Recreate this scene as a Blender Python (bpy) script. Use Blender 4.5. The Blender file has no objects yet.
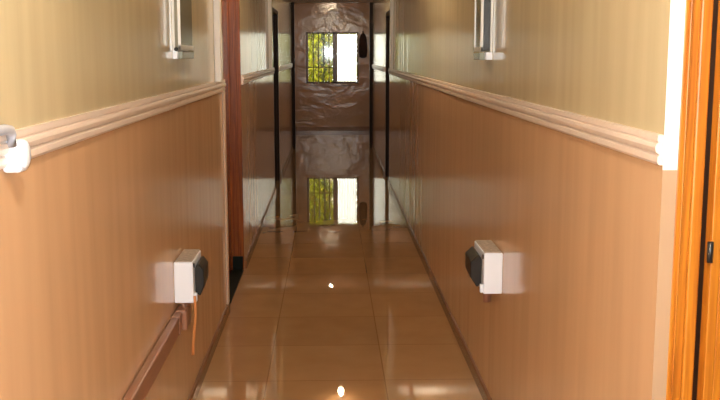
import bpy, bmesh, math, random
from mathutils import Vector, Matrix
random.seed(7)
S = bpy.context.scene
C = S.collection

# ------------------------------------------------------------------ helpers
def obj(name, bm, mat, parent=None, smooth=False):
    me = bpy.data.meshes.new(name)
    bmesh.ops.recalc_face_normals(bm, faces=bm.faces)
    bm.to_mesh(me); bm.free()
    if smooth:
        for p in me.polygons: p.use_smooth = True
    if mat is not None: me.materials.append(mat)
    o = bpy.data.objects.new(name, me); C.objects.link(o)
    if parent is not None: o.parent = parent
    return o

def box(bm, x0, x1, y0, y1, z0, z1, bev=0.0, seg=2):
    r = bmesh.ops.create_cube(bm, size=1.0)
    vs = r['verts']
    for v in vs:
        v.co = Vector(((x0+x1)/2+v.co.x*(x1-x0), (y0+y1)/2+v.co.y*(y1-y0), (z0+z1)/2+v.co.z*(z1-z0)))
    if bev > 0:
        es = list({e for v in vs for e in v.link_edges})
        bmesh.ops.bevel(bm, geom=es, offset=bev, segments=seg, affect='EDGES', profile=0.5)
    return bm

def bx(*a, **k):
    return box(bmesh.new(), *a, **k)

def tube(bm, pts, r, seg=12):
    pts = [Vector(p) for p in pts]
    rings = []
    for i, p in enumerate(pts):
        d = (pts[min(i+1, len(pts)-1)] - pts[max(i-1, 0)]).normalized()
        up = Vector((0, 0, 1)) if abs(d.z) < .9 else Vector((1, 0, 0))
        a = d.cross(up).normalized(); b = d.cross(a).normalized()
        rings.append([bm.verts.new(p + a*r*math.cos(t) + b*r*math.sin(t))
                      for t in [2*math.pi*k/seg for k in range(seg)]])
    for i in range(len(rings)-1):
        for k in range(seg):
            bm.faces.new((rings[i][k], rings[i][(k+1) % seg], rings[i+1][(k+1) % seg], rings[i+1][k]))
    bm.faces.new(rings[0]); bm.faces.new(rings[-1])
    return bm

def lathe(bm, prof, c, seg=24):
    rings = []
    for (r, z) in prof:
        rings.append([bm.verts.new((c[0]+r*math.cos(2*math.pi*k/seg), c[1]+r*math.sin(2*math.pi*k/seg), c[2]+z)) for k in range(seg)])
    for i in range(len(rings)-1):
        for k in range(seg):
            bm.faces.new((rings[i][k], rings[i][(k+1) % seg], rings[i+1][(k+1) % seg], rings[i+1][k]))
    bm.faces.new(rings[0]); bm.faces.new(rings[-1])
    return bm

def extrude_y(bm, prof, y0, y1):
    a = [bm.verts.new((x, y0, z)) for x, z in prof]
    b = [bm.verts.new((x, y1, z)) for x, z in prof]
    n = len(prof)
    for i in range(n):
        bm.faces.new((a[i], a[(i+1) % n], b[(i+1) % n], b[i]))
    bm.faces.new(a); bm.faces.new(b)
    return bm

def empty(name, loc=(0, 0, 0)):
    o = bpy.data.objects.new(name, None); C.objects.link(o)
    o.location = loc; o.empty_display_size = .1
    return o

def tag(o, label, cat, group=None):
    o['label'] = label; o['category'] = cat
    if group: o['group'] = group
    return o

def struct(o):
    o['kind'] = 'structure'; return o

def place(root):
    """children were modelled in world space: move the root to where it stands, keep them in place"""
    bpy.context.view_layer.update()
    for ch in root.children:
        ch.matrix_parent_inverse = root.matrix_world.inverted()

# ------------------------------------------------------------------ materials
def newmat(name):
    m = bpy.data.materials.new(name); m.use_nodes = True
    nt = m.node_tree; b = nt.nodes['Principled BSDF']
    return m, nt, b

def mat(name, col, rough=.5, metal=0, ior=1.5, var=.06, vscale=8, bump=0, bscale=30, stretch=(1, 1, 1), coat=0, coat_rough=.05):
    m, nt, b = newmat(name)
    N, L = nt.nodes, nt.links
    b.inputs['Roughness'].default_value = rough
    b.inputs['Metallic'].default_value = metal
    b.inputs['IOR'].default_value = ior
    b.inputs['Coat Weight'].default_value = coat
    b.inputs['Coat Roughness'].default_value = coat_rough
    tc = N.new('ShaderNodeTexCoord'); mp = N.new('ShaderNodeMapping'); mp.inputs['Scale'].default_value = stretch
    L.new(tc.outputs['Object'], mp.inputs[0])
    nz = N.new('ShaderNodeTexNoise'); nz.inputs['Scale'].default_value = vscale; nz.inputs['Detail'].default_value = 4
    L.new(mp.outputs[0], nz.inputs['Vector'])
    mx = N.new('ShaderNodeMix'); mx.data_type = 'RGBA'
    mx.inputs[6].default_value = (*[max(0, c*(1-var*2)) for c in col], 1)
    mx.inputs[7].default_value = (*[min(1, c*(1+var*2)) for c in col], 1)
    L.new(nz.outputs['Fac'], mx.inputs[0]); L.new(mx.outputs[2], b.inputs['Base Color'])
    if bump:
        n2 = N.new('ShaderNodeTexNoise'); n2.inputs['Scale'].default_value = bscale; n2.inputs['Detail'].default_value = 2
        L.new(mp.outputs[0], n2.inputs['Vector'])
        bp = N.new('ShaderNodeBump'); bp.inputs['Strength'].default_value = 1; bp.inputs['Distance'].default_value = bump
        L.new(n2.outputs['Fac'], bp.inputs['Height']); L.new(bp.outputs[0], b.inputs['Normal'])
    return m

UP = (.57, .49, .315); LOW = (.62, .395, .23)
def paint(name, zsplit, up=UP, low=LOW, rough=.15, wave=.005, wscale=(1, 3, .15), lump=0.0, lscale=3.0, ior=1.5):
    """gloss oil paint in two tones, meeting behind the dado rail"""
    m, nt, b = newmat(name); N, L = nt.nodes, nt.links
    g = N.new('ShaderNodeNewGeometry'); sp = N.new('ShaderNodeSeparateXYZ'); L.new(g.outputs['Position'], sp.inputs[0])
    gt = N.new('ShaderNodeMath'); gt.operation = 'GREATER_THAN'; gt.inputs[1].default_value = zsplit
    L.new(sp.outputs['Z'], gt.inputs[0])
    mx = N.new('ShaderNodeMix'); mx.data_type = 'RGBA'
    mx.inputs[6].default_value = (*low, 1); mx.inputs[7].default_value = (*up, 1)
    L.new(gt.outputs[0], mx.inputs[0])
    # brush unevenness
    mp = N.new('ShaderNodeMapping'); mp.inputs['Scale'].default_value = (1, 7, .6)
    L.new(g.outputs['Position'], mp.inputs[0])
    nz = N.new('ShaderNodeTexNoise'); nz.inputs['Scale'].default_value = 2.0; nz.inputs['Detail'].default_value = 5
    L.new(mp.outputs[0], nz.inputs['Vector'])
    mr = N.new('ShaderNodeMapRange'); mr.inputs[3].default_value = .86; mr.inputs[4].default_value = 1.14
    L.new(nz.outputs['Fac'], mr.inputs[0])
    mu = N.new('ShaderNodeMix'); mu.data_type = 'RGBA'; mu.blend_type = 'MULTIPLY'; mu.inputs[0].default_value = 1
    L.new(mx.outputs[2], mu.inputs[6]); L.new(mr.outputs[0], mu.inputs[7])
    L.new(mu.outputs[2], b.inputs['Base Color'])
    b.inputs['Roughness'].default_value = rough; b.inputs['IOR'].default_value = ior
    mp2 = N.new('ShaderNodeMapping'); mp2.inputs['Scale'].default_value = wscale
    L.new(g.outputs['Position'], mp2.inputs[0])
    n2 = N.new('ShaderNodeTexNoise'); n2.inputs['Scale'].default_value = 1.0; n2.inputs['Detail'].default_value = 2
    L.new(mp2.outputs[0], n2.inputs['Vector'])
    bp = N.new('ShaderNodeBump'); bp.inputs['Distance'].default_value = wave; bp.inputs['Strength'].default_value = 1
    L.new(n2.outputs['Fac'], bp.inputs['Height'])
    last = bp
    if lump:
        n3 = N.new('ShaderNodeTexNoise'); n3.inputs['Scale'].default_value = lscale; n3.inputs['Detail'].default_value = 2.5
        n3.inputs['Distortion'].default_value = .8
        mp3 = N.new('ShaderNodeMapping'); mp3.inputs['Scale'].default_value = (1, 1, 1.6)
        L.new(g.outputs['Position'], mp3.inputs[0]); L.new(mp3.outputs[0], n3.inputs['Vector'])
        b2 = N.new('ShaderNodeBump'); b2.inputs['Distance'].default_value = lump; b2.inputs['Strength'].default_value = 1
        L.new(n3.outputs['Fac'], b2.inputs['Height']); L.new(bp.outputs[0], b2.inputs['Normal']); last = b2
    L.new(last.outputs[0], b.inputs['Normal'])
    return m

def wood(name, dark, light, rough=.25, scale=1.0):
    m, nt, b = newmat(name); N, L = nt.nodes, nt.links
    tc = N.new('ShaderNodeTexCoord'); mp = N.new('ShaderNodeMapping'); mp.inputs['Scale'].default_value = (60*scale, 60*scale, 1.6*scale)
    L.new(tc.outputs['Object'], mp.inputs[0])
    nz = N.new('ShaderNodeTexNoise'); nz.inputs['Scale'].default_value = 1.5; nz.inputs['Detail'].default_value = 5
    nz.inputs['Distortion'].default_value = 1.2
    L.new(mp.outputs[0], nz.inputs['Vector'])
    cr = N.new('ShaderNodeValToRGB')
    cr.color_ramp.elements[0].position = .3; cr.color_ramp.elements[0].color = (*dark, 1)
    cr.color_ramp.elements[1].position = .62; cr.color_ramp.elements[1].color = (*light, 1)
    L.new(nz.outputs['Fac'], cr.inputs[0]); L.new(cr.outputs[0], b.inputs['Base Color'])
    b.inputs['Roughness'].default_value = rough; b.inputs['IOR'].default_value = 1.22 if light[0] < .05 else 1.45
    return m

def emit(name, col, s):
    m, nt, b = newmat(name)
    b.inputs['Base Color'].default_value = (*col, 1)
    b.inputs['Emission Color'].default_value = (*col, 1); b.inputs['Emission Strength'].default_value = s
    return m

AL, AR = .628, .70          # camera to left / right wall
YB, YC, YE = -2.6, 15.9, 19.6   # back of corridor, end of the corridor walls, end wall
ZC = 2.75
RL0, RL1 = 1.335, 1.401    # dado rail left
RR0, RR1 = 1.318, 1.382
TH = .16

M = {}
M['wall_l'] = paint('gloss_paint_left', 1.37)
M['wall_r'] = paint('gloss_paint_right', 1.35)
M['wall_e'] = paint('gloss_paint_end', 9, low=(.35, .195, .095), rough=.17, lump=.009, lscale=3.6)
M['lobby'] = paint('gloss_paint_lobby', 9, low=(.34, .19, .095), rough=.2)
M['cream'] = mat('cream_reveal_paint', (.86, .82, .76), rough=.45, var=.03)
M['tan'] = mat('tan_reveal_paint', (.38, .25, .15), rough=.5, var=.03)
M['tan_pale'] = mat('pale_tan_bead_paint', (.66, .50, .38), rough=.3, var=.03)
M['rail'] = mat('pale_pink_rail_paint', (.72, .60, .52), rough=.3, var=.04)
M['skirt'] = mat('brown_skirting_tile', (.20, .095, .045), rough=.2, var=.1)
M['ceil'] = mat('ceiling_paint', (.28, .15, .07), rough=.5, var=.05)
M['wood_or'] = wood('orange_varnished_wood', (.30, .085, .006), (.44, .155, .011), rough=.42)
M['wood_red'] = wood('red_brown_varnished_wood', (.10, .024, .006), (.26, .07, .014))
M['wood_dk'] = wood('dark_varnished_wood', (.010, .004, .002), (.022, .009, .004), rough=.45)
M['black'] = mat('black_plastic', (.012, .013, .014), rough=.35, var=.2)
M['blackkick'] = mat('black_kick_paint', (.006, .008, .006), rough=.6, ior=1.2, var=.2)
M['white'] = mat('white_enamel', (.82, .87, .97), rough=.3, var=.02)
M['grey'] = mat('speckled_grey_lid', (.42, .36, .30), rough=.5, var=.35, vscale=70)
M['conduit'] = mat('brown_painted_conduit', (.27, .13, .078), rough=.4, var=.1)
M['cord'] = mat('orange_cable', (.55, .22, .07), rough=.45)
M['alu'] = mat('white_aluminium', (.72, .71, .68), rough=.3, metal=.2, var=.05)
M['smoke'] = mat('grey_glass_face', (.19, .20, .15), rough=.14, var=.2, vscale=4)
M['olive'] = mat('olive_grey_edge', (.20, .185, .13), rough=.5)
M['greypipe'] = mat('grey_plastic_pipe', (.38, .40, .46), rough=.4)
M['winframe'] = wood('brown_window_frame', (.06, .025, .012), (.12, .05, .02))
M['iron'] = mat('painted_iron_bar', (.14, .10, .05), rough=.5)
M['bag'] = mat('dark_brown_cloth', (.025, .011, .008), rough=.9, var=.3, vscale=20)
M['bag2'] = mat('brown_cloth_strap', (.07, .035, .02), rough=.9, var=.3, vscale=20)
M['socket'] = mat('lamp_socket', (.6, .58, .52), rough=.4)
M['ground'] = mat('outside_ground', (.30, .26, .18), rough=.9, var=.2, vscale=3)
M['trunk'] = mat('shrub_stem', (.12, .07, .04), rough=.9)

# floor: large glossy tiles with fine joints
def tile_floor():
    m, nt, b = newmat('polished_floor_tiles'); N, L = nt.nodes, nt.links
    g = N.new('ShaderNodeNewGeometry'); sp = N.new('ShaderNodeSeparateXYZ'); L.new(g.outputs['Position'], sp.inputs[0])
    T = .565
    def joint(out, off, w):
        a = N.new('ShaderNodeMath'); a.operation = 'SUBTRACT'; a.inputs[1].default_value = off; L.new(out, a.inputs[0])
        d = N.new('ShaderNodeMath'); d.operation = 'DIVIDE'; d.inputs[1].default_value = T; L.new(a.outputs[0], d.inputs[0])
        f = N.new('ShaderNodeMath'); f.operation = 'FRACT'; L.new(d.outputs[0], f.inputs[0])
        p = N.new('ShaderNodeMath'); p.operation = 'PINGPONG'; p.inputs[1].default_value = .5; L.new(f.outputs[0], p.inputs[0])
        l = N.new('ShaderNodeMath'); l.operation = 'LESS_THAN'; l.inputs[1].default_value = w/T; L.new(p.outputs[0], l.inputs[0])
        fl = N.new('ShaderNodeMath'); fl.operation = 'FLOOR'; L.new(d.outputs[0], fl.inputs[0])
        return l.outputs[0], fl.outputs[0]
    jx, ix = joint(sp.outputs['X'], -.309, .0028)
    jy, iy = joint(sp.outputs['Y'], 4.43, .0028)
    mxj = N.new('ShaderNodeMath'); mxj.operation = 'MAXIMUM'; L.new(jx, mxj.inputs[0]); L.new(jy, mxj.inputs[1])
    cb = N.new('ShaderNodeCombineXYZ'); L.new(ix, cb.inputs[0]); L.new(iy, cb.inputs[1])
    wn = N.new('ShaderNodeTexWhiteNoise'); wn.noise_dimensions = '2D'; L.new(cb.outputs[0], wn.inputs['Vector'])
    nz = N.new('ShaderNodeTexNoise'); nz.inputs['Scale'].default_value = 5; nz.inputs['Detail'].default_value = 5
    L.new(g.outputs['Position'], nz.inputs['Vector'])
    ad = N.new('ShaderNodeMath'); ad.operation = 'MULTIPLY_ADD'; ad.inputs[1].default_value = .35
    L.new(wn.outputs['Value'], ad.inputs[0]); L.new(nz.outputs['Fac'], ad.inputs[2])
    cr = N.new('ShaderNodeValToRGB')
    cr.color_ramp.elements[0].position = .3; cr.color_ramp.elements[0].color = (.335, .192, .087, 1)
    cr.color_ramp.elements[1].position = 1.0; cr.color_ramp.elements[1].color = (.41, .242, .112, 1)
    L.new(ad.outputs[0], cr.inputs[0])
    mx = N.new('ShaderNodeMix'); mx.data_type = 'RGBA'; L.new(mxj.outputs[0], mx.inputs[0])
    L.new(cr.outputs[0], mx.inputs[6]); mx.inputs[7].default_value = (.27, .14, .06, 1)
    L.new(mx.outputs[2], b.inputs['Base Color'])
    b.inputs['Roughness'].default_value = .015; b.inputs['IOR'].default_value = 1.62
    # each tile a hair out of level
    c2 = N.new('ShaderNodeTexWhiteNoise'); c2.noise_dimensions = '2D'; L.new(cb.outputs[0], c2.inputs['Vector'])
    sb = N.new('ShaderNodeVectorMath'); sb.operation = 'SUBTRACT'; sb.inputs[1].default_value = (.5, .5, .5); L.new(c2.outputs['Color'], sb.inputs[0])
    ml = N.new('ShaderNodeVectorMath'); ml.operation = 'MULTIPLY'; ml.inputs[1].default_value = (.0003, .0003, 0); L.new(sb.outputs[0], ml.inputs[0])
    an = N.new('ShaderNodeVectorMath'); an.operation = 'ADD'; L.new(g.outputs['Normal'], an.inputs[0]); L.new(ml.outputs[0], an.inputs[1])
    nm = N.new('ShaderNodeVectorMath'); nm.operation = 'NORMALIZE'; L.new(an.outputs[0], nm.inputs[0])
    L.new(nm.outputs[0], b.inputs['Normal'])
    return m
M['floor'] = tile_floor()

def glass():
    m = bpy.data.materials.new('window_glass'); m.use_nodes = True
    nt = m.node_tree; N, L = nt.nodes, nt.links
    N.clear()
    out = N.new('ShaderNodeOutputMaterial'); t = N.new('ShaderNodeBsdfTransparent'); g = N.new('ShaderNodeBsdfGlossy')
    g.inputs['Roughness'].default_value = .06
    f = N.new('ShaderNodeFresnel'); f.inputs['IOR'].default_value = 1.5
    t.inputs[0].default_value = (.93, .95, .93, 1)
    mx = N.new('ShaderNodeMixShader'); L.new(f.outputs[0], mx.inputs[0]); L.new(t.outputs[0], mx.inputs[1]); L.new(g.outputs[0], mx.inputs[2])
    L.new(mx.outputs[0], out.inputs[0])
    return m
M['glass'] = glass()

def translucent(name, col, fac):
    m = bpy.data.materials.new(name); m.use_nodes = True
    nt = m.node_tree; N, L = nt.nodes, nt.links
    N.clear()
    out = N.new('ShaderNodeOutputMaterial'); d = N.new('ShaderNodeBsdfDiffuse'); t = N.new('ShaderNodeBsdfTranslucent')
    nz = N.new('ShaderNodeTexNoise'); nz.inputs['Scale'].default_value = 3
    tc = N.new('ShaderNodeTexCoord'); L.new(tc.outputs['Object'], nz.inputs['Vector'])
    mx = N.new('ShaderNodeMix'); mx.data_type = 'RGBA'; L.new(nz.outputs['Fac'], mx.inputs[0])
    mx.inputs[6].default_value = (*[c*.8 for c in col], 1); mx.inputs[7].default_value = (*[min(1, c*1.15) for c in col], 1)
    L.new(mx.outputs[2], d.inputs[0]); L.new(mx.outputs[2], t.inputs[0])
    ms = N.new('ShaderNodeMixShader'); ms.inputs[0].default_value = fac
    L.new(d.outputs[0], ms.inputs[1]); L.new(t.outputs[0], ms.inputs[2]); L.new(ms.outputs[0], out.inputs[0])
    return m
M['curtain'] = translucent('white_net_curtain', (.86, .86, .84), .75)
M['leaf_y'] = translucent('yellow_green_leaf', (.23, .235, .010), .35)
M['leaf_g'] = translucent('mid_green_leaf', (.08, .13, .008), .35)

# ------------------------------------------------------------------ setting
struct(obj('floor', bx(-AL-1.2, AR+3.0, YB-.1, YE+.2, -.12, 0), M['floor']))
struct(obj('ceiling', bx(-AL-1.2, AR+3.0, YB-.1, YE+.2, ZC, ZC+.12), M['ceil']))

DT = 2.06
open_l = [(5.70, 6.85), (10.75, 11.85)]
open_r = [(.95, 1.991), (11.40, 12.20)]
def wall(name, side, a, ops, m):
    bm = bmesh.new()
    x0, x1 = (-a-TH, -a) if side < 0 else (a, a+TH)
    y = YB
    for (p, q) in ops:
        box(bm, x0, x1, y, p, 0, ZC); box(bm, x0, x1, p, q, DT, ZC); y = q
    box(bm, x0, x1, y, YC, 0, ZC)
    return struct(obj(name, bm, m))
wall('wall_left', -1, AL, open_l, M['wall_l'])
wall('wall_right', 1, AR, open_r, M['wall_r'])
# lobby walls beyond the corridor, a step further out
struct(obj('wall_lobby_left', bx(-AL-TH-.12, -AL-.12, YC, YE, 0, ZC), M['lobby']))
struct(obj('wall_lobby_right', bx(AR+.10, AR+TH+.10, YC, YE, 0, ZC), M['lobby']))
# end wall with window hole
WX0, WX1, WZ0, WZ1 = -.485, .575, .96, 1.985
bm = bmesh.new()
box(bm, -AL-.4, WX0, YE, YE+.18, 0, ZC); box(bm, WX1, AR+.4, YE, YE+.18, 0, ZC)
box(bm, WX0, WX1, YE, YE+.18, 0, WZ0); box(bm, WX0, WX1, YE, YE+.18, WZ1, ZC)
struct(obj('wall_end', bm, M['wall_e']))
struct(obj('wall_back', bx(-AL-TH, AR+TH, YB-.1, YB, 0, ZC), M['wall_l']))
struct(obj('baseboard_end', bx(-AL-.12, AR+.10, YE-.014, YE, 0, .085), M['skirt']))
# beam over the end of the corridor
struct(obj('trim_beam', bx(-AL-TH-.12, AR+TH+.10, YC, YC+.16, 2.38, ZC), M['ceil']))
# dark timber posts where the corridor walls stop
struct(obj('trim_post_left', bx(-AL-.13, -AL+.05, YC, YC+.10, 0, 2.38, bev=.006), M['wood_dk']))
struct(obj('trim_post_right', bx(AR-.05, AR+.11, YC, YC+.10, 0, 2.38, bev=.006), M['wood_dk']))

# small room behind the open door on the right
bm = bmesh.new()
box(bm, AR+TH, AR+2.6, 3.3, 3.4, 0, ZC); box(bm, AR+TH, AR+2.6, -.3, -.2, 0, ZC); box(bm, AR+2.5, AR+2.6, -.2, 3.3, 0, ZC)
struct(obj('wall_side_room', bm, M['wall_r']))

# dado rails: stepped moulding, in the runs between the doorways
def rail_prof(side, a, z0, z1):
    h = z1-z0
    p = [(0, 0), (.012, 0), (.020, .10*h), (.020, .28*h), (.012, .34*h), (.026, .44*h), (.030, .58*h), (.026, .70*h), (.016, .74*h), (.022, .82*h), (.020, h), (0, h)]
    return [(side*(a-.6*x), z0+z) for x, z in p]
n = 0
for side, a, z0, z1, runs in ((-1, AL, RL0, RL1, [(YB, 5.70), (6.88, 10.75), (11.89, YC)]), (1, AR, RR0, RR1, [(YB, .90), (1.992, 11.40), (12.24, YC)])):
    for (p, q) in runs:
        n += 1
        struct(obj('trim_%d' % n, extrude_y(bmesh.new(), rail_prof(side, a, z0, z1), p, q), M['rail']))
# skirting
for nm, side, a, runs in (('baseboard_left', -1, AL, [(YB, 5.70), (6.88, 10.75), (11.89, YC)]), ('baseboard_right', 1, AR, [(YB, .90), (1.992, 11.40), (12.24, YC)])):
    bm = bmesh.new()
    for (p, q) in runs:
        extrude_y(bm, [(side*a, 0), (side*(a-.014), 0), (side*(a-.014), .05), (side*(a-.008), .058), (side*a, .06)], p, q)
    struct(obj(nm, bm, M['skirt']))

# cream plaster bands standing on the dado rail beside the doorways
n = 10
for side, a, y0, y1, z in ((-1, AL, 5.30, 5.37, RL1), (-1, AL, 9.95, 10.03, RL1), (1, AR, 10.75, 10.83, RR1)):
    n += 1
    xs = sorted((side*a, side*(a-.034)))
    struct(obj('trim_%d' % n, bx(xs[0], xs[1], y0, y1, z, ZC, bev=.003), M['cream']))
    if y0 < 6:
        xs = sorted((side*a, side*(a-.012)))
        struct(obj('trim_%d' % (n+10), bx(xs[0], xs[1], 5.63, 5.70, .06, RL0, bev=.005), M['tan_pale']))

# plaster reveal beside the near right door
struct(obj('trim_reveal', bx(AR, AR+.031, 1.990, 1.9912, RR0-.01, ZC), M['cream']))
struct(obj('trim_reveal_lower', bx(AR, AR+.031, 1.990, 1.9912, 0, RR0-.01), M['tan']))

# ------------------------------------------------------------------ doors
def door(name, side, a, y0, y1, mframe, mleaf, rec, dep, closed=True, kick=None, jt=.045):
    r = struct(empty(name, (side*(a+rec), (y0+y1)/2, 0)))
    def X(u): return side*(a+u)
    bm = bmesh.new()
    def b(u0, u1, p, q, z0, z1, bev=.004):
        xs = sorted((X(u0), X(u1))); box(bm, xs[0], xs[1], p, q, z0, z1, bev=bev)
    # jambs and head, with a stop bead
    for (p, q, s) in ((y0, y0+jt, 1), (y1-jt, y1, -1)):
        b(rec, rec+dep, p, q, 0, DT)
        e = q if s > 0 else p
        b(rec+dep*.55, rec+dep, *sorted((e, e+s*.014)), 0, DT-.045)
        b(rec+dep*.20, rec+dep*.27, *sorted((e, e+s*.006)), 0, DT-.045, .002)
    b(rec, rec+dep, y0+.045, y1-.045, DT-.045, DT)
    obj('frame', bm, mframe, r)
    if closed:
        u = rec+dep-.045
        bm = bmesh.new(); b2 = bm
        xs = sorted((X(u), X(u+.04)))
        box(bm, xs[0], xs[1], y0+.062, y1-.062, .008, DT-.05, bev=.003)
        w = (y1-y0-.124)
        for (za, zb) in ((.15, .85), (1.0, 1.9)):
            for k in range(2):
                p = y0+.062+.08+k*(w/2-.02); q = p+w/2-.14
                xs = sorted((X(u-.008), X(u)))
                box(bm, xs[0], xs[1], p, q, za, zb, bev=.006)
        lf = obj('leaf', bm, mleaf, r)
        bm = bmesh.new()
        tube(bm, [(X(u), y0+.13, 1.02), (X(u-.045), y0+.13, 1.02), (X(u-.05), y0+.14, 1.02), (X(u-.05), y0+.24, 1.02)], .009)
        obj('door_handle', bm, M['alu'], lf, smooth=True)
    if kick is not None:
        xs = sorted((X(.002), X(rec+dep+.03)))
        obj('threshold', bx(xs[0], xs[1], y0+.05, y1-.05, 0, .012, bev=.003), M['blackkick'], r)
        for yk in (y1-.062,):
            xs = sorted((X(.004), X(rec+dep-.05)))
            obj('kick_block', bx(xs[0], xs[1], yk, y1-.045, .012, .11, bev=.004), M['blackkick'], r)
    return r, X
d1, _ = door('door_1', -1, AL, 5.70, 6.85, M['wood_red'], M['wood_red'], 0.0, .13, kick=1)
d2, _ = door('door_2', -1, AL, 10.75, 11.85, M['wood_dk'], M['wood_dk'], 0.0, .13)
d3, _ = door('door_3', 1, AR, 11.40, 12.20, M['wood_dk'], M['wood_dk'], 0.0, .13)
# near right door, standing open into the room
d4, X4 = door('door_4', 1, AR, .95, 2.012, M['wood_or'], M['wood_or'], .030, .055, closed=False, jt=.022)
LX = AR+.030+.055+.012
bm = bmesh.new()
y0, y1 = 1.950, 1.986
LW = .90
# leaf swung back against the room side of the wall: stiles, rails and panels
for (u0, u1) in ((LX, LX+.02), (LX+LW-.11, LX+LW)):
    box(bm, u0, u1, y0, y1, .01, DT-.05, bev=.002)
for (z0, z1) in ((.01, .22), (.62, 1.18), (1.28, 1.46), (1.93, DT-.05)):
    box(bm, LX+.02, LX+LW-.11, y0, y1, z0, z1, bev=.002)
box(bm, LX+.02, LX+LW-.11, y0+.012, y1-.012, .22, .62)
leaf = obj('leaf', bm, M['wood_or'], d4)
bm = bmesh.new()
box(bm, LX+.02, LX+LW-.11, y0+.015, y1-.015, 1.18, 1.28); box(bm, LX+.02, LX+LW-.11, y0+.015, y1-.015, 1.46, 1.93)
obj('glass_panel', bm, M['smoke'], leaf)
obj('gap_shade', bx(AR+.0855, AR+.122, 1.987, 1.9905, 0, DT-.03), M['wood_dk'], d4)  # dark strip that paints in the shade of the gap between frame and leaf
for z in (.25, 1.14, 1.80):
    bm = tube(bmesh.new(), [(LX-.004, y0-.004, z-.022), (LX-.004, y0-.004, z+.022)], .0065)
    obj('hinge', bm, M['black'], d4, smooth=True)
for d in (d1, d2, d3, d4): place(d)

# ------------------------------------------------------------------ end window
w = struct(empty('window_1', ((WX0+WX1)/2, YE+.08, WZ0)))
bm = bmesh.new()
fy0, fy1 = YE+.05, YE+.11
xm = .085
for (p, q) in ((WX0, WX0+.045), (xm-.03, xm+.06), (WX1-.03, WX1)):
    box(bm, p, q, fy0, fy1, WZ0, WZ1, bev=.004)
for (p, q) in ((WZ0, WZ0+.035), (WZ1-.03, WZ1)):
    box(bm, WX0, WX1, fy0, fy1, p, q, bev=.004)
obj('window_frame', bm, M['winframe'], w)
bm = bmesh.new()
box(bm, WX0+.04, xm-.02, YE+.078, YE+.083, WZ0+.03, WZ1-.02)
box(bm, xm+.02, WX1-.02, YE+.078, YE+.083, WZ0+.03, WZ1-.02)
obj('pane', bm, M['glass'], w)
for i in range(4):
    x = WX0+.045+(i+1)*.105
    obj('bar', tube(bmesh.new(), [(x, YE+.03, WZ0), (x, YE+.03, WZ1)], .010, 8), M['iron'], w, True)
obj('cross_bar', bx(WX0, xm, YE+.022, YE+.034, 1.275, 1.297, bev=.002), M['iron'], w)
obj('window_sill', bx(WX0-.04, WX1+.04, YE-.03, YE+.06, WZ0-.035, WZ0, bev=.006), M['wall_e'], w)
place(w)
# white curtain drawn over the right-hand light
bm = bmesh.new()
rows = []
nx = 90
for j in range(9):
    z = 1.945-j*(1.945-1.0)/8
    row = []
    for i in range(nx+1):
        t = i/nx
        x = xm+.066+t*(WX1-.036-xm-.066)
        y = YE+.142+.013*math.sin(t*2*math.pi*7+.25*math.sin(j*.7))*(1-.35*(1-j/8))
        row.append(bm.verts.new((x, y, z)))
    rows.append(row)
for j in range(8):
    for i in range(nx):
        bm.faces.new((rows[j][i], rows[j][i+1], rows[j+1][i+1], rows[j+1][i]))
cur = obj('curtain', bm, M['curtain'], None, True)
tag(cur, 'white pleated curtain glowing in the right half of the end window', 'curtain')

# dark cloth bag hanging right of the window
bg = empty('hanging_bag', (.665, YE-.05, 1.46))
tag(bg, 'dark brown oblong bag hanging on the end wall beside the window', 'bag')
bm = lathe(bmesh.new(), [(.03, 1.47-1.46), (.072, 1.49-1.46), (.088, 1.60-1.46), (.084, 1.72-1.46), (.075, 1.84-1.46), (.052, 1.93-1.46), (.014, 1.96-1.46)], (0, 0, 0), 20)
for v in bm.verts: v.co.y *= .5
b_ = obj('bag_body', bm, M['bag'], bg, True)
bm = tube(bmesh.new(), [(-.012, 0, .49), (-.008, .03, .535), (.008, .03, .535), (.012, 0, .49)], .006, 8)
obj('loop', bm, M['bag2'], bg, True)
bm = tube(bmesh.new(), [(0, .05, .53), (0, .02, .528), (0, .018, .545)], .005, 8)
obj('hook', bm, M['iron'], bg, True)

# ------------------------------------------------------------------ wall boxes low on the walls
def wall_box(side, a, y, z0, z1, proud, ln, label, hood=.036):
    r = empty('wall_box', (side*a, y+ln/2, z0))
    tag(r, label, 'wall box', 'white boxes low on the corridor walls')
    def X(u): return -side*u
    H = z1-z0
    xs = sorted((X(0), X(proud)))
    obj('body', bx(xs[0], xs[1], -ln/2, ln/2, 0, H, bev=.004), M['white'], r)
    xs = sorted((X(.004), X(proud-.004)))
    obj('lid', bx(xs[0], xs[1], -ln/2+.006, ln/2-.004, H, H+.004, bev=.0015), M['grey'], r)
    # black hooded cover on the corridor side: an open-fronted, six-sided hood
    bm = bmesh.new()
    p0, p1 = proud, proud+hood
    prof = [(p0, H*.80), (p0+.014, H*.90), (p1, H*.72), (p1, H*.34), (p0+.020, H*.10), (p0, H*.15)]
    a_ = [bm.verts.new((X(u), -ln/2+.055, z)) for u, z in prof]
    b2 = [bm.verts.new((X(u-.004), ln/2-.02, z)) for u, z in prof]
    k = len(prof)
    for i in range(k): bm.faces.new((a_[i], a_[(i+1) % k], b2[(i+1) % k], b2[i]))
    bm.faces.new(a_); bm.faces.new(b2)
    bmesh.ops.bevel(bm, geom=list(bm.edges), offset=.003, segments=1, affect='EDGES')
    h = obj('black_cover', bm, M['black'], r)
    h['label'] = 'black hooded cover on the corridor side'
    xs = sorted((X(proud), X(proud+.012)))
    obj('flange', bx(xs[0], xs[1], -ln/2+.01, -ln/2+.03, H*.02, H*.22, bev=.002), M['white'], r)
    obj('catch', bx(*sorted((X(proud-.002), X(proud+.006))), -ln/2+.004, -ln/2+.016, H*.86, H*.96, bev=.001), M['black'], r)
    return r
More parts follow.
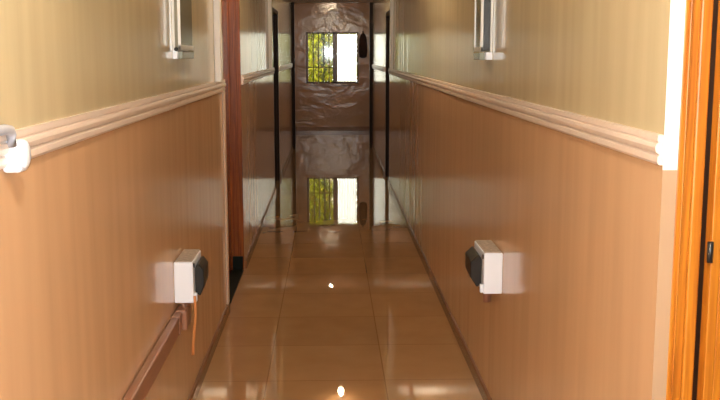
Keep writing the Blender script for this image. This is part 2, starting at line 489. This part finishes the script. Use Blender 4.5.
wl = wall_box(-1, AL, 3.77, .560, .727, .076, .25, 'white box with black cover on the left wall above the long brown conduit')
wr = wall_box(1, AR, 3.81, .578, .748, .077, .27, 'white box with black cover on the right wall above a short pipe stub', .046)

# conduit along the left wall, turning up into the box
cd = empty('conduit_run', (-AL+.002, 2.0, .472))
tag(cd, 'long brown conduit running along the left wall up to the white box', 'conduit')
obj('trunking', bx(0, .032, -4.4, 1.76, -.01, .06, bev=.006), M['conduit'], cd)
obj('elbow', bx(0, .05, 1.74, 1.86, -.018, .064, bev=.008), M['conduit'], cd)
bm = tube(bmesh.new(), [(.032, 1.80, .05), (.034, 1.80, .07), (.045, 1.82, .091)], .017)
obj('riser', bm, M['conduit'], cd, True)
obj('pipe_clip', bx(0, .035, 1.66, 1.68, -.013, .063, bev=.003), M['conduit'], cd)
pc = empty('pipe_stub', (AR, 3.90, .478))
tag(pc, 'short brown pipe stub hanging under the right wall box', 'pipe')
obj('pipe', tube(bmesh.new(), [(-.048, 0, .10), (-.048, 0, .045)], .017), M['conduit'], pc, True)
obj('end_collar', tube(bmesh.new(), [(-.048, 0, .098), (-.048, 0, .080)], .024), M['conduit'], pc, True)
pts = []
for i in range(13):
    t = i/12
    pts.append((-AL+.080-.012*t+.004*math.sin(t*5), 3.775+.02*t*t, (.588-.25*t)))
cb = obj('cable', tube(bmesh.new(), pts, .006, 8), M['cord'], None, True)
tag(cb, 'thin orange cable dangling below the left wall box', 'cable')

# ------------------------------------------------------------------ narrow framed panels at eye height
def panel(side, a, y, ln, z0, z1, proud, label, fw, mside):
    r = empty('framed_panel', (side*a, y+ln/2, z0))
    tag(r, label, 'wall panel', 'narrow framed panels above the wall boxes')
    def X(u0, u1): return sorted((-side*u0, -side*u1))
    H = z1-z0
    bm = bmesh.new()
    for (p, q) in ((-ln/2, -ln/2+fw), (ln/2-fw, ln/2))[:1 if mside is M['olive'] else 2]:
        box(bm, *X(proud-.012, proud), p, q, 0, H, bev=.002)
    box(bm, *X(proud-.012, proud), -ln/2, ln/2, 0, .02, bev=.002); box(bm, *X(proud-.012, proud), -ln/2, ln/2, H-.02, H, bev=.002)
    box(bm, *X(0, .010), -ln/2-.004, ln/2+.004, -.004, H+.004, bev=.002)
    obj('panel_frame', bm, M['alu'], r)
    obj('backing', bx(*X(.010, proud-.012), -ln/2+.004, ln/2-.004, .004, H-.004), mside, r)
    obj('glass_face', bx(*X(proud-.012, proud-.004), -ln/2+fw, ln/2-fw, .02, H-.02), M['smoke'], r)
    obj('bottom_clip', bx(*X(0, proud*.55), -ln/2-.006, -ln/2+.03, -.035, -.002, bev=.003), M['white'], r)
    obj('bottom_ledge', bx(*X(0, proud), -ln/2+.032, ln/2, -.035, -.004, bev=.003), M['smoke'], r)
    if mside is M['olive']:
        obj('knob', tube(bmesh.new(), [(-side*proud*.45, -ln/2-.010, .004), (-side*proud*.45, -ln/2, .004)], .008), M['black'], r, True)
    return r
panel(-1, AL, 3.90, .36, 1.565, 2.25, .034, 'narrow white-edged grey panel on the left wall above the white box', .005, M['olive'])
panel(1, AR, 4.17, .20, 1.56, 2.25, .052, 'narrow black panel with white edges on the right wall above the white box', .016, M['black'])

# ------------------------------------------------------------------ junction box on the left rail, with grey pipe
jb = empty('junction_box', (-AL, 1.868, 1.358))
tag(jb, 'white junction box on the end of the left rail with a grey pipe', 'junction box')
obj('body', bx(.0, .036, -.026, .026, -.034, .028, bev=.008, seg=3), M['white'], jb, False)
bm = lathe(bmesh.new(), [(.026, 0), (.027, .004), (.020, .007), (.004, .008)], (0, 0, 0), 24)
bmesh.ops.rotate(bm, verts=bm.verts, matrix=Matrix.Rotation(math.pi/2, 3, 'Y'))
for v in bm.verts: v.co.x += .036
obj('round_lid', bm, M['white'], jb, True)
gp = obj('grey_pipe', tube(bmesh.new(), [(.026, -.9, .054), (.026, -.075, .054), (.026, -.045, .050), (.024, -.034, .040), (.022, -.026, .02)], .010), M['greypipe'], jb, True)

# ------------------------------------------------------------------ ceiling bulbs
LAMPS = [(.03, .68, 112), (.03, 6.14, 42), (.12, 11.60, 15), (.0, 17.06, 22)]
for i, (x, y, s) in enumerate(LAMPS):
    r = empty('ceiling_bulb', (x, y, ZC))
    tag(r, ['bare bulb on the ceiling nearest the open orange door', 'bare bulb on the ceiling beside the red-brown doorway',
            'bare bulb on the ceiling between the far dark doorways', 'bare bulb on the lobby ceiling just past the beam'][i], 'light bulb', 'ceiling bulbs')
    bm = lathe(bmesh.new(), [(.045, 0), (.045, -.012), (.022, -.02), (.020, -.05)], (0, 0, 0), 20)
    obj('socket', bm, M['socket'], r, True)
    bm = lathe(bmesh.new(), [(.014, -.05), (.018, -.06), (.030, -.085), (.033, -.106), (.027, -.128), (.012, -.138)], (0, 0, 0), 20)
    obj('glass_bulb', bm, emit('lit_bulb_%d' % i, (1, .88, .70) if y < 2 else (1, .80, .54), s*26), r, True)

# ------------------------------------------------------------------ outside
struct(obj('ground', bx(-8, 8, YE+.2, 34, -.35, -.25), M['ground']))
def shrub(x, y, h, rad, mname, label, nleaf=4200):
    r = empty('shrub', (x, y, -.25))
    tag(r, label, 'shrub', 'shrubs outside the end window')
    bm = bmesh.new()
    for k in range(nleaf):
        u, v = random.random()*2*math.pi, random.random()
        zz = h*(.12+.88*v); rr = rad*math.sqrt(random.random())*(1-.5*max(0, v-.6))*1.0
        c = Vector((rr*math.cos(u), rr*math.sin(u)*.8, zz))
        l = .05+.05*random.random()
        m_ = Matrix.Rotation(random.random()*6.28, 3, 'Z') @ Matrix.Rotation(random.uniform(-1.2, 1.2), 3, 'X')
        q = [Vector((0, -l, 0)), Vector((l*.42, 0, .01)), Vector((0, l, 0)), Vector((-l*.42, 0, .01))]
        bm.faces.new([bm.verts.new(c + m_ @ p) for p in q])
    obj('foliage', bm, M[mname], r)
    bm = bmesh.new()
    for k in range(4):
        a = k*1.6
        tube(bm, [(0, 0, 0), (.06*math.cos(a), .06*math.sin(a), h*.3), (rad*.5*math.cos(a), rad*.4*math.sin(a), h*.75)], .014, 6)
    obj('stem', bm, M['trunk'], r, True)
shrub(-.62, 23.9, 4.6, .44, 'leaf_y', 'yellow-green shrub outside, left part of the end window')
shrub(-.25, 25.2, 4.6, .30, 'leaf_g', 'mid-green shrub outside, middle of the open window half')
shrub(-.3, 27.5, 6.0, 1.1, 'leaf_y', 'wide yellow-green shrub farthest back outside the end window', 8000)
shrub(.30, 24.0, 4.6, .42, 'leaf_y', 'yellow-green shrub outside, nearest the white curtain')

# ------------------------------------------------------------------ light
world = bpy.data.worlds.new('World'); S.world = world; world.use_nodes = True
nt = world.node_tree; bgn = nt.nodes['Background']
sky = nt.nodes.new('ShaderNodeTexSky'); sky.sky_type = 'HOSEK_WILKIE'
sky.sun_direction = (.3, -.7, .65); sky.turbidity = 4
mixn = nt.nodes.new('ShaderNodeMix'); mixn.data_type = 'RGBA'; mixn.inputs[0].default_value = .75
mixn.inputs[7].default_value = (1, .96, .88, 1)
nt.links.new(sky.outputs[0], mixn.inputs[6]); nt.links.new(mixn.outputs[2], bgn.inputs[0])
bgn.inputs[1].default_value = 11.0
sun = bpy.data.lights.new('sun', 'SUN'); sun.energy = 5; sun.angle = .01; sun.color = (1, .95, .85)
so = bpy.data.objects.new('sun', sun); C.objects.link(so)
so.rotation_euler = Vector((-.3, .7, -.65)).to_track_quat('-Z', 'Y').to_euler()
# the camera's own flash
fl = bpy.data.lights.new('camera_flash', 'POINT'); fl.energy = 210; fl.shadow_soft_size = .02; fl.color = (.88, .95, 1)
fo = bpy.data.objects.new('camera_flash', fl); C.objects.link(fo); fo.location = (.0, .03, 1.60)

# ------------------------------------------------------------------ camera
cam = bpy.data.cameras.new('camera'); cam.sensor_width = 36; cam.lens = 48; cam.clip_start = .05
co = bpy.data.objects.new('camera', cam); C.objects.link(co)
F = 960.0
p = math.atan(146/F); yaw = math.atan(30/math.hypot(F, 146))
co.location = (0, 0, 1.55)
co.rotation_euler = (math.pi/2-p, 0, -yaw)
S.camera = co
S.view_settings.view_transform = 'Standard'; S.view_settings.look = 'None'
S.view_settings.exposure = 0; S.view_settings.gamma = 1
S.view_settings.use_curve_mapping = False
